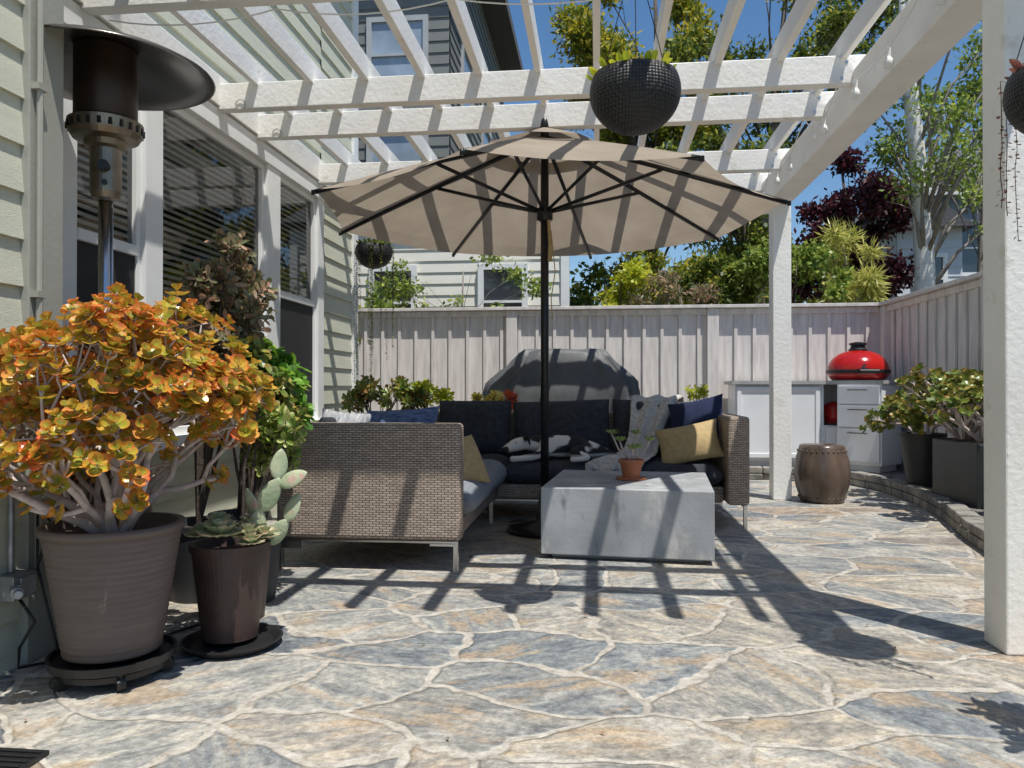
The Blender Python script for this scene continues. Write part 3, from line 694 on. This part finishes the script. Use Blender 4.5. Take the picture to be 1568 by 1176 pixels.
for z0,z1 in ((.24,.60),(.62,.86),(.88,1.08)):
    pn.box(2.84,3.30,8.828,8.849,z0,z1,rot=RZ(-43),c=(3.07,9.10,(z0+z1)/2))
    kn.box(2.96,3.18,8.80,8.81,z1-.05,z1-.038,rot=RZ(-43),c=(3.07,9.10,z1-.044))
build(mb,'cabinet_bodies',cab,K,bevel=.003); build(pn,'doors_and_drawers',cab,K,bevel=.003); build(kn,'handles',steel,K)
mb=MB(); mb.box(1.58,2.638,9.24,9.84,1.10,1.14); mb.add([(2.64,9.24,1.141),(2.72,9.08,1.141),(3.09,8.72,1.141),(3.46,9.08,1.141),(3.46,9.84,1.141),(2.64,9.84,1.141),(2.64,9.24,1.101),(2.72,9.08,1.101),(3.09,8.72,1.101),(3.46,9.08,1.101),(3.46,9.84,1.101),(2.64,9.84,1.101)],[(0,1,2,3,4,5),(11,10,9,8,7,6),(0,6,7,1),(1,7,8,2),(2,8,9,3),(3,9,10,4),(4,10,11,5),(5,11,6,0)]); build(mb,'countertop',ctop,K)
mb=MB(); mb.lathe([(.001,0),(.10,0),(.12,.12),(.11,.22),(.001,.26)],(2.80,9.5,.64),20); build(mb,'red_pot',redgl,K,smooth=True)
KG=empty('kamado_grill',(3.02,9.32,1.14)); c=(3.02,9.32,1.142)
mb=MB(); mb.lathe([(.27,.0),(.31,.03),(.33,.065),(.335,.085)],c,48); mb.lathe([(.335,.12),(.332,.15),(.315,.20),(.28,.255),(.22,.305),(.14,.34),(.07,.35)],c,48); build(mb,'red_ceramic_shell',redgl,KG,smooth=True)
mb=MB(); mb.lathe([(.336,.082),(.350,.086),(.350,.120),(.336,.124)],c,48); mb.lathe([(.10,.335),(.105,.36),(.085,.375),(.075,.41),(.095,.415),(.095,.435),(.03,.45),(.001,.45)],c,24)
mb.tube([(2.92,8.99,1.245),(2.92,8.93,1.25),(3.12,8.93,1.25),(3.12,8.99,1.245)],.012,8); mb.box(2.90,3.14,8.965,8.985,1.22,1.27)
mb.lathe([(.24,.0),(.285,.0),(.285,.02),(.27,.02)],c,24)
mb.tube([(2.99,9.03,1.28),(2.99,8.99,1.29)],.035,14)
build(mb,'black_bands_and_vent',black,KG,smooth=False)

mb=MB(); c=(2.08,7.42,.0)
mb.lathe([(.001,.0),(.185,.0),(.195,.015),(.20,.04),(.235,.15),(.25,.27),(.235,.39),(.205,.49),(.20,.515),(.185,.53),(.12,.535),(.001,.535)],c,40)
for z in (.05,.475):
    for j in range(28):
        a=2*math.pi*j/28; r=.206 if z<.1 else .212; p=Vector((c[0]+r*math.cos(a),c[1]+r*math.sin(a),z)); mb.lathe([(.001,-.010),(.009,-.004),(.009,.004),(.001,.010)],p,6)
build(mb,'ceramic_garden_stool',glaze,smooth=True)

# ------------------------------------------------------------------ jade plants
def jadeplant(E,base,h,spread,nmain,depth,lmat,seed,leafL=.042,r0=.028,lv=10,bmat=None,env=None,zk=.7,zb=.05,dec=(.68,.92),side=.3):
    rr=random.Random(seed); st=MB(); lf=MB(); base=Vector(base); tips=[]
    def inside(p):
        if env is None: return True
        c,rx,rz=env; q=p-Vector(c); return (q.x*q.x+q.y*q.y)/rx**2+q.z*q.z/rz**2<1
    def grow(p,d,L,r,k):
        e=p+d*L
        if not inside(e): e=p+d*L*.45; k=0
        mid=p.lerp(e,.5)+Vector((rr.uniform(-1,1),rr.uniform(-1,1),rr.uniform(-.6,.6)))*L*.12
        st.tube([p,mid,e],[r,r*.85,r*.72],7 if k>1 else 5,cap=False)
        if k==0: tips.append((e,d)); return
        for i in range(2 if rr.random()<.5 else 3):
            nd=(d+Vector((rr.gauss(0,1),rr.gauss(0,1),rr.gauss(zb,zk)))*.64)
            out=(e-base); out.z*=.3
            nd=(nd+out.normalized()*.18).normalized()
            if nd.z<-.35: nd.z*=.3
            grow(e,nd.normalized(),L*rr.uniform(*dec),max(r*.70,.0038),k-1)
        if rr.random()<side and k<depth: tips.append((e+Vector((rr.gauss(0,1),rr.gauss(0,1),rr.gauss(0,1)))*.012,d))
    for i in range(nmain):
        a=2*math.pi*i/nmain+rr.uniform(-.3,.3); d=Vector((math.cos(a)*spread,math.sin(a)*spread,rr.uniform(.45,1.1))).normalized()
        if i<2: d=Vector((rr.uniform(-.2,.2),rr.uniform(-.2,.2),1)).normalized()
        grow(base+Vector((math.cos(a),math.sin(a),0))*.04,d,h,r0*rr.uniform(.7,1.1),depth)
    for e,d in tips:
        ph=rr.uniform(0,6); up2=(d+Vector((0,0,.6))).normalized(); d=up2
        for lay in range(2):
            for j in range(lv//2):
                q=ph+j*2*math.pi/(lv//2)+lay*.5; a=d.orthogonal().normalized(); b3=d.cross(a)
                o=a*math.cos(q)+b3*math.sin(q); dd=(o+d*(.25+lay*.8)); s=rr.uniform(.75,1.25)*(1-.25*lay)
                lf.leaf(e+d*.01*lay-d*.008*(1-lay),dd,d,leafL*s,leafL*.85*s,0,.16)
    build(st,'branches',bmat or bark_j,E,smooth=True); build(lf,'leaves',lmat,E,smooth=False)
    return tips
def pot(E,c,rt,rb,h,mat,rings=False,n=48,name='pot'):
    mb=MB(); prof=[(.001,0),(rb,0)]
    K=60 if rings else 6
    for i in range(K+1):
        f=i/K; r=rb+(rt-rb)*f
        if rings: r+=.0016*math.sin(i*2.1)
        prof.append((r,.005+(h-.03)*f))
    prof+=[(rt+.008,h-.03),(rt+.010,h),(rt-.012,h),(rt-.02,h-.04),(.001,h-.045)]
    mb.lathe(prof,c,n); build(mb,name,mat,E,smooth=rings)
    mb=MB(); mb.lathe([(rt-.02,h-.042),(.001,h-.03)],c,24); build(mb,'soil',soil,E)
J=empty('potted_jade_plant',(-1.76,2.64,0)); pc=(-1.76,2.64,.10)
pot(J,pc,.232,.165,.46,taupe,True)
mb=MB(); mb.lathe([(.001,.06),(.19,.06),(.210,.065),(.215,.095),(.205,.095),(.198,.075),(.001,.07)],(-1.76,2.64,0),36)
mb.lathe([(.15,.035),(.19,.035),(.19,.055),(.15,.055),(.15,.035)],(-1.76,2.64,0),30)
for j in range(5):
    a=j*1.257+.4; x,y=-1.76+.18*math.cos(a),2.64+.18*math.sin(a); mb.tube([(x-.014*math.sin(a),y+.014*math.cos(a),.028),(x+.014*math.sin(a),y-.014*math.cos(a),.028)],.027,12); mb.box(x-.012,x+.012,y-.012,y+.012,.03,.06)
build(mb,'rolling_caddy',black,J)
jadeplant(J,(-1.76,2.64,.52),.19,.75,11,5,jade,11,.041,.023,10,env=((-1.73,2.64,1.0),.475,.50),zb=.16,dec=(.74,1.0),side=.55)

J2=empty('potted_succulent_and_cactus',(-1.50,3.02,0)); c=(-1.50,3.02,.035)
pot(J2,c,.150,.110,.385,brownpot)
mb=MB(); mb.lathe([(.001,.0),(.17,.0),(.20,.03),(.19,.032),(.16,.012),(.001,.012)],(-1.48,3.0,.003),32); build(mb,'saucer',black,J2)
lf=MB()
def rosette(lf,c,r,n,m=0,lay=4):
    for L in range(lay):
        for j in range(n):
            q=j*2*math.pi/n+L*.45; el=.15+L*.38; d=Vector((math.cos(q)*math.cos(el),math.sin(q)*math.cos(el),math.sin(el)))
            lf.leaf(Vector(c)+Vector((0,0,.006*L)),d,(0,0,1),r*(1-.17*L),r*.48*(1-.12*L),m,.10,.5)
for p,r in (((-1.48,2.90,.465),.10),((-1.40,2.97,.45),.08),((-1.58,2.93,.455),.07),((-1.35,3.02,.44),.065),((-1.53,2.98,.49),.08),((-1.43,3.06,.48),.07),((-1.37,2.93,.43),.06)): rosette(lf,p,r,9)
build(lf,'rosettes',paleleaf,J2)
mb=MB()
def paddle(mb,p,d,nrm,L,W,t=.022):
    p=Vector(p);d=Vector(d).normalized();nrm=Vector(nrm); sd=d.cross(nrm).normalized(); nn2=sd.cross(d)
    K=10;J_=12;vs=[]
    for i in range(K+1):
        f=i/K; w=W*.5*(math.sin(math.pi*min(1,f**.8))**.6 if 0<f<1 else .06)
        for j in range(J_):
            a=2*math.pi*j/J_; vs.append(p+d*L*f+sd*w*math.cos(a)+nn2*t*(.35+.65*(w/(W*.5)))*.5*math.sin(a))
    mb.add(vs,[(i*J_+j,i*J_+(j+1)%J_,(i+1)*J_+(j+1)%J_,(i+1)*J_+j) for i in range(K) for j in range(J_)]+[tuple(K*J_+j for j in range(J_))])
    return p+d*L
t1=paddle(mb,(-1.42,3.05,.40),(.22,0,1),(.7,-1,.2),.16,.085,.018)
t2=paddle(mb,t1-Vector((0,0,.015)),(.55,.1,1),(.5,-1,.3),.16,.085,.018)
paddle(mb,t1-Vector((.02,0,.03)),(-.4,.1,.9),(-.5,-1,0),.12,.07,.016); paddle(mb,t2-Vector((0,0,.03)),(.9,0,.4),(.2,-1,.6),.13,.075,.016)
paddle(mb,t2-Vector((.01,0,.01)),(.1,.1,1),(.8,-1,0),.13,.075,.016)
t3=paddle(mb,(-1.37,3.08,.40),(.7,.0,.8),(.5,-1,.3),.14,.075,.018); paddle(mb,t3-Vector((0.01,0,.01)),(.4,.1,.9),(-.4,-1,0),.13,.075,.016)
build(mb,'cactus_paddles',paddlem,J2,smooth=True)

def bushpot(name,c,pr,ph,pm,clusters,nl,lm,L,W,seed,stem=bark_d):
    E=empty(name,(c[0],c[1],c[2])); pot(E,c,pr,pr*.75,ph,pm); rr=random.Random(seed); st=MB(); lf=MB(); top=Vector((c[0],c[1],c[2]+ph-.04))
    for (x,y,z,r) in clusters:
        e=Vector((x,y,z)); mid=top.lerp(e,.5)+Vector((rr.uniform(-.03,.03),rr.uniform(-.03,.03),.02)); st.tube([top,mid,e],[.010,.008,.004],5)
        k=max(3,int(nl/len(clusters)/8))
        for q in range(k):
            d=Vector((rr.gauss(0,1),rr.gauss(0,1),rr.gauss(.6,.8))).normalized(); e2=e+d*r*rr.uniform(.5,1); st.tube([e-Vector((0,0,r*.5)),e2],[.004,.002],4)
            for j in range(8):
                p=e.lerp(e2,.3+.7*j/8); a=j*2.4; o=d.orthogonal().normalized(); b3=d.cross(o); lf.leaf(p,(o*math.cos(a)+b3*math.sin(a))+d*.5,d+Vector((0,0,.5)),L*rr.uniform(.7,1.2),W*rr.uniform(.8,1.2),0,.08,.42)
    build(st,'stems',stem,E); build(lf,'leaves',lm,E); return E
bushpot('potted_bronze_shrub',(-2.0,3.68,0),.17,.38,darkpot,rc(-1.88,3.72,1.44,.18,.18,.32,18,.14,61),1900,bronzeleaf,.060,.030,61)
bushpot('offscreen_shadow_shrub',(-1.98,4.08,0),.15,.36,darkpot,rc(-1.74,3.95,1.06,.21,.14,.22,14,.13,62),1050,greenleaf,.095,.065,62)
bushpot('offscreen_shadow_shrub',(-1.70,3.66,0),.14,.34,darkpot,rc(-1.66,3.66,1.0,.17,.13,.24,12,.12,63),850,jadegreen,.065,.045,63)
bushpot('potted_flowering_plant',(-1.62,3.38,0),.13,.40,brownpot,rc(-1.52,3.42,.86,.13,.1,.18,9,.09,64),750,yellowgreen,.045,.030,64)
bushpot('potted_yellow_plant',(-2.15,7.3,0),.2,.5,darkpot,rc(-2.1,7.3,.98,.45,.25,.13,14,.13,65),800,jadegreen,.08,.04,65)
bushpot('potted_yellow_plant',(-1.65,7.6,0),.2,.5,darkpot,rc(-1.7,7.6,.95,.25,.2,.12,9,.12,66),420,limeleaf,.08,.04,66)
bushpot('potted_flowering_plant',(-1.05,7.5,0),.16,.5,darkpot,rc(-1.05,7.5,.93,.14,.1,.08,6,.07,67),260,flowery,.05,.04,67)
bushpot('potted_flowering_plant',(-.85,7.5,0),.12,.5,darkpot,rc(-.85,7.5,.93,.07,.08,.07,4,.05,68),90,flowerr,.05,.04,68)
bushpot('offscreen_shadow_shrub',(1.00,7.75,0),.14,.5,darkpot,rc(.98,7.75,.95,.10,.1,.10,5,.08,69),120,limeleaf,.06,.03,69)
Jr=empty('potted_jade_plant',(3.08,7.7,.125)); pot(Jr,(3.08,7.7,.126),.20,.13,.50,darkpot); jadeplant(Jr,(3.08,7.7,.58),.16,.8,6,3,jadegreen,21,.065,.02,8)
T=empty('trough_planter',(3.05,6.6,.125)); mb=MB()
mb.box(2.90,3.26,6.25,7.05,.126,.62); build(mb,'trough',darkpot,T,bevel=.01)
mb=MB(); mb.box(2.93,3.23,6.28,7.02,.60,.625); build(mb,'soil',soil,T)
jadeplant(T,(3.08,6.5,.62),.19,.8,6,3,jadegreen,22,.062,.02,8,zb=.3); jadeplant(T,(3.08,6.85,.62),.21,.7,6,3,jadegreen,23,.062,.02,8,zb=.4)
bushpot('offscreen_shadow_shrub',(3.15,5.6,.126),.2,.4,darkpot,rc(3.1,5.6,1.1,.25,.3,.3,12,.16,70),700,greenleaf,.09,.05,70)
bushpot('offscreen_shadow_shrub',(1.90,2.15,0),.19,.42,darkpot,rc(1.66,2.22,1.05,.20,.18,.18,10,.12,71),420,greenleaf,.09,.05,71)  # unseen stand-in plant, added off-screen to cast a leafy shadow on the paving

# ------------------------------------------------------------------ hanging baskets
def basket(c,r,top,plant=None,trail=0,seed=1,tl=.5,bl=.018):
    E=empty('hanging_basket',c); mb=MB(); x,y,z=c
    prof=[]
    for i in range(15):
        a=-math.pi/2+ (math.pi/2+.42)*i/14; prof.append((max(.001,r*math.cos(a)),r*.9*math.sin(a)))
    prof+=[(r*.88,r*.36),(r*.80,r*.2),(.001,r*.15)]
    mb.lathe(prof,c,40); build(mb,'woven_bowl',woven,E,smooth=True)
    mb=MB()
    for j in range(3):
        a=j*2.094+.5; mb.tube([(x+r*.88*math.cos(a),y+r*.88*math.sin(a),z+r*.36),(x,y,z+min(.6,top-z-.05))],.002,5)
    mb.tube([(x,y,z+min(.6,top-z-.05)),(x,y,top)],.003,5); build(mb,'hanger',blackm,E)
    rr=random.Random(seed); lf=MB(); st=MB()
    for k in range(80):
        a=rr.uniform(0,6.28); q=rr.uniform(0,.8)*r; lf.leaf((x+q*math.cos(a),y+q*math.sin(a),z+r*.28),(math.cos(a)*.8,math.sin(a)*.8,rr.uniform(.2,1)),(0,0,1),.07,.03)
    for k in range(trail):
        a=rr.uniform(0,6.28); L=tl*rr.uniform(.4,1.1); px,py=x+r*1.03*math.cos(a),y+r*1.03*math.sin(a)
        pts=[(x+r*.8*math.cos(a),y+r*.8*math.sin(a),z+r*.3),(px,py,z+r*.42)]+[(px+rr.uniform(-.004,.004),py+rr.uniform(-.004,.004),z+r*.3-L*i/8) for i in range(1,9)]
        st.tube(pts,.0015,4)
        zz=z+r*.3
        while zz>z+r*.3-L:
            p=Vector((px+rr.uniform(-.005,.005),py+rr.uniform(-.005,.005),zz)); lf.leaf(p,(rr.gauss(0,1),rr.gauss(0,1),-.5),(0,0,1),bl,bl*.85); zz-=.016
    build(st,'vines',bark_d,E); build(lf,'plant',plant or greenleaf,E)
basket((.16,3.25,2.29),.19,3.12,limeleaf,0,1)
basket((1.53,2.70,2.03),.175,3.12,redbead,9,2,tl=.6,bl=.016)
basket((-2.03,6.85,2.30),.17,2.96,treeleaf,16,3,tl=1.3)

# ------------------------------------------------------------------ patio heater
Hh=empty('patio_heater',(-2.19,3.22,0)); c=(-2.19,3.22,0)
mb=MB(); mb.lathe([(.001,2.62),(.06,2.615),(.10,2.60),(.22,2.57),(.40,2.50),(.455,2.47),(.46,2.462),(.45,2.462),(.39,2.488),(.2,2.555),(.08,2.585),(.001,2.59)],c,56); build(mb,'reflector_hood',hoodm,Hh,smooth=True)
mb=MB(); mb.lathe([(.001,2.585),(.12,2.58),(.13,2.56),(.13,2.26),(.12,2.24),(.001,2.24)],c,32); build(mb,'burner_screen',bronze,Hh,smooth=True)
mb=MB(); mb.lathe([(.13,2.245),(.155,2.24),(.150,2.19),(.135,2.165),(.09,2.155),(.085,2.13),(.065,2.12),(.065,1.93),(.055,1.90),(.03,1.89)],c,32); build(mb,'control_head',M('head_metal',(.24,.20,.15),.35,.3,10,metal=.8),Hh,smooth=False)
mb=MB()
for j in range(22):
    a=j*2*math.pi/22; mb.box(c[0]+.150*math.cos(a)-.007,c[0]+.150*math.cos(a)+.007,c[1]+.150*math.sin(a)-.007,c[1]+.150*math.sin(a)+.007,2.195,2.225)
mb.tube([(c[0]+.03,c[1]-.05,2.03),(c[0]+.045,c[1]-.085,2.03)],.024,12); mb.tube([(c[0]+.03,c[1]-.05,1.96),(c[0]+.04,c[1]-.07,1.96)],.012,10)
build(mb,'vents_and_knob',black,Hh)
mb=MB(); mb.tube([(c[0],c[1],.75),(c[0],c[1],1.9)],.030,16); mb.tube([(c[0]+.03,c[1],1.86),(c[0]+.035,c[1],1.0)],.006,6); build(mb,'pole',steel,Hh,smooth=True)
mb=MB(); mb.lathe([(.001,.02),(.23,.02),(.23,.10),(.20,.12),(.19,.70),(.17,.76),(.03,.78)],c,32); build(mb,'tank_housing',bronze,Hh,smooth=True)

# ------------------------------------------------------------------ outlet box, cable, drain
E=empty('power_outlet_box',(-2.14,2.55,.30)); mb=MB(); mb.box(-2.175,-2.09,2.56,2.68,.28,.37); mb.tube([(-2.09,2.57,.32),(-2.05,2.53,.32)],.022,12); mb.tube([(-2.05,2.53,.32),(-2.03,2.51,.32)],.016,12); mb.tube([(-2.15,2.62,.37),(-2.15,2.62,.8)],.012,8); mb.box(-2.091,-2.08,2.585,2.665,.29,.36); build(mb,'metal_box',galv,E,bevel=.004)
mb=MB(); mb.tube([(-2.10,2.60,.28),(-2.04,2.60,.20),(-2.10,2.60,.10),(-2.12,2.62,.02),(-2.0,2.78,.012),(-1.85,2.95,.012),(-1.7,3.3,.012)],.006,6)
mb.tube([(-2.08,2.66,.37),(-2.04,2.68,.55),(-2.10,2.69,.62),(-2.10,2.69,.38),(-2.03,2.68,.15),(-1.98,2.66,.02)],.005,6); build(mb,'power_cable',black,E,smooth=True)
mb=MB(); mb.box(-1.78,-1.56,1.90,2.05,.002,.014)
for i in range(5): mb.box(-1.77,-1.57,1.912+i*.028,1.922+i*.028,.0145,.02)
build(mb,'floor_drain_grate',black,bevel=.002)

mb=MB()
for i in range(60):
    x=R.uniform(-2,2.3); y=R.uniform(1.6,8); a=R.uniform(0,6.28); mb.leaf((x,y,.006),(math.cos(a),math.sin(a),.08),(0,0,1),.024,.009,0,.15)
build(mb,'fallen_leaves',bronzeleaf)

# ------------------------------------------------------------------ light, sky, camera
sd=Vector((.25,-.29,1)).normalized()
sun=bpy.data.lights.new('sun','SUN'); sun.energy=5.0; sun.angle=math.radians(.5); sun.color=(1,.97,.91)
so=bpy.data.objects.new('sun',sun); COL.objects.link(so); so.rotation_euler=(-sd).to_track_quat('-Z','Y').to_euler(); so.location=(0,0,20)
w=bpy.data.worlds.new('World'); scene.world=w; w.use_nodes=True; wn=w.node_tree
sky=wn.nodes.new('ShaderNodeTexSky'); sky.sky_type='NISHITA'; sky.sun_disc=False; sky.sun_elevation=math.asin(sd.z); sky.sun_rotation=math.atan2(sd.x,sd.y); sky.air_density=1.0; sky.dust_density=.2; sky.ozone_density=1.6
hs=wn.nodes.new('ShaderNodeHueSaturation'); hs.inputs['Saturation'].default_value=1.2; wn.links.new(sky.outputs[0],hs.inputs['Color'])
bg=wn.nodes['Background']; wn.links.new(hs.outputs[0],bg.inputs[0]); bg.inputs[1].default_value=.125
scene.view_settings.view_transform='Standard'; scene.view_settings.look='None'; scene.view_settings.exposure=0
cam=bpy.data.cameras.new('camera'); co=bpy.data.objects.new('camera',cam); COL.objects.link(co)
co.location=(0,0,1.05); co.rotation_euler=(math.radians(90.34),0,math.radians(6.3)); cam.lens=27; cam.sensor_width=36; cam.clip_start=.05; cam.clip_end=1000
scene.camera=co
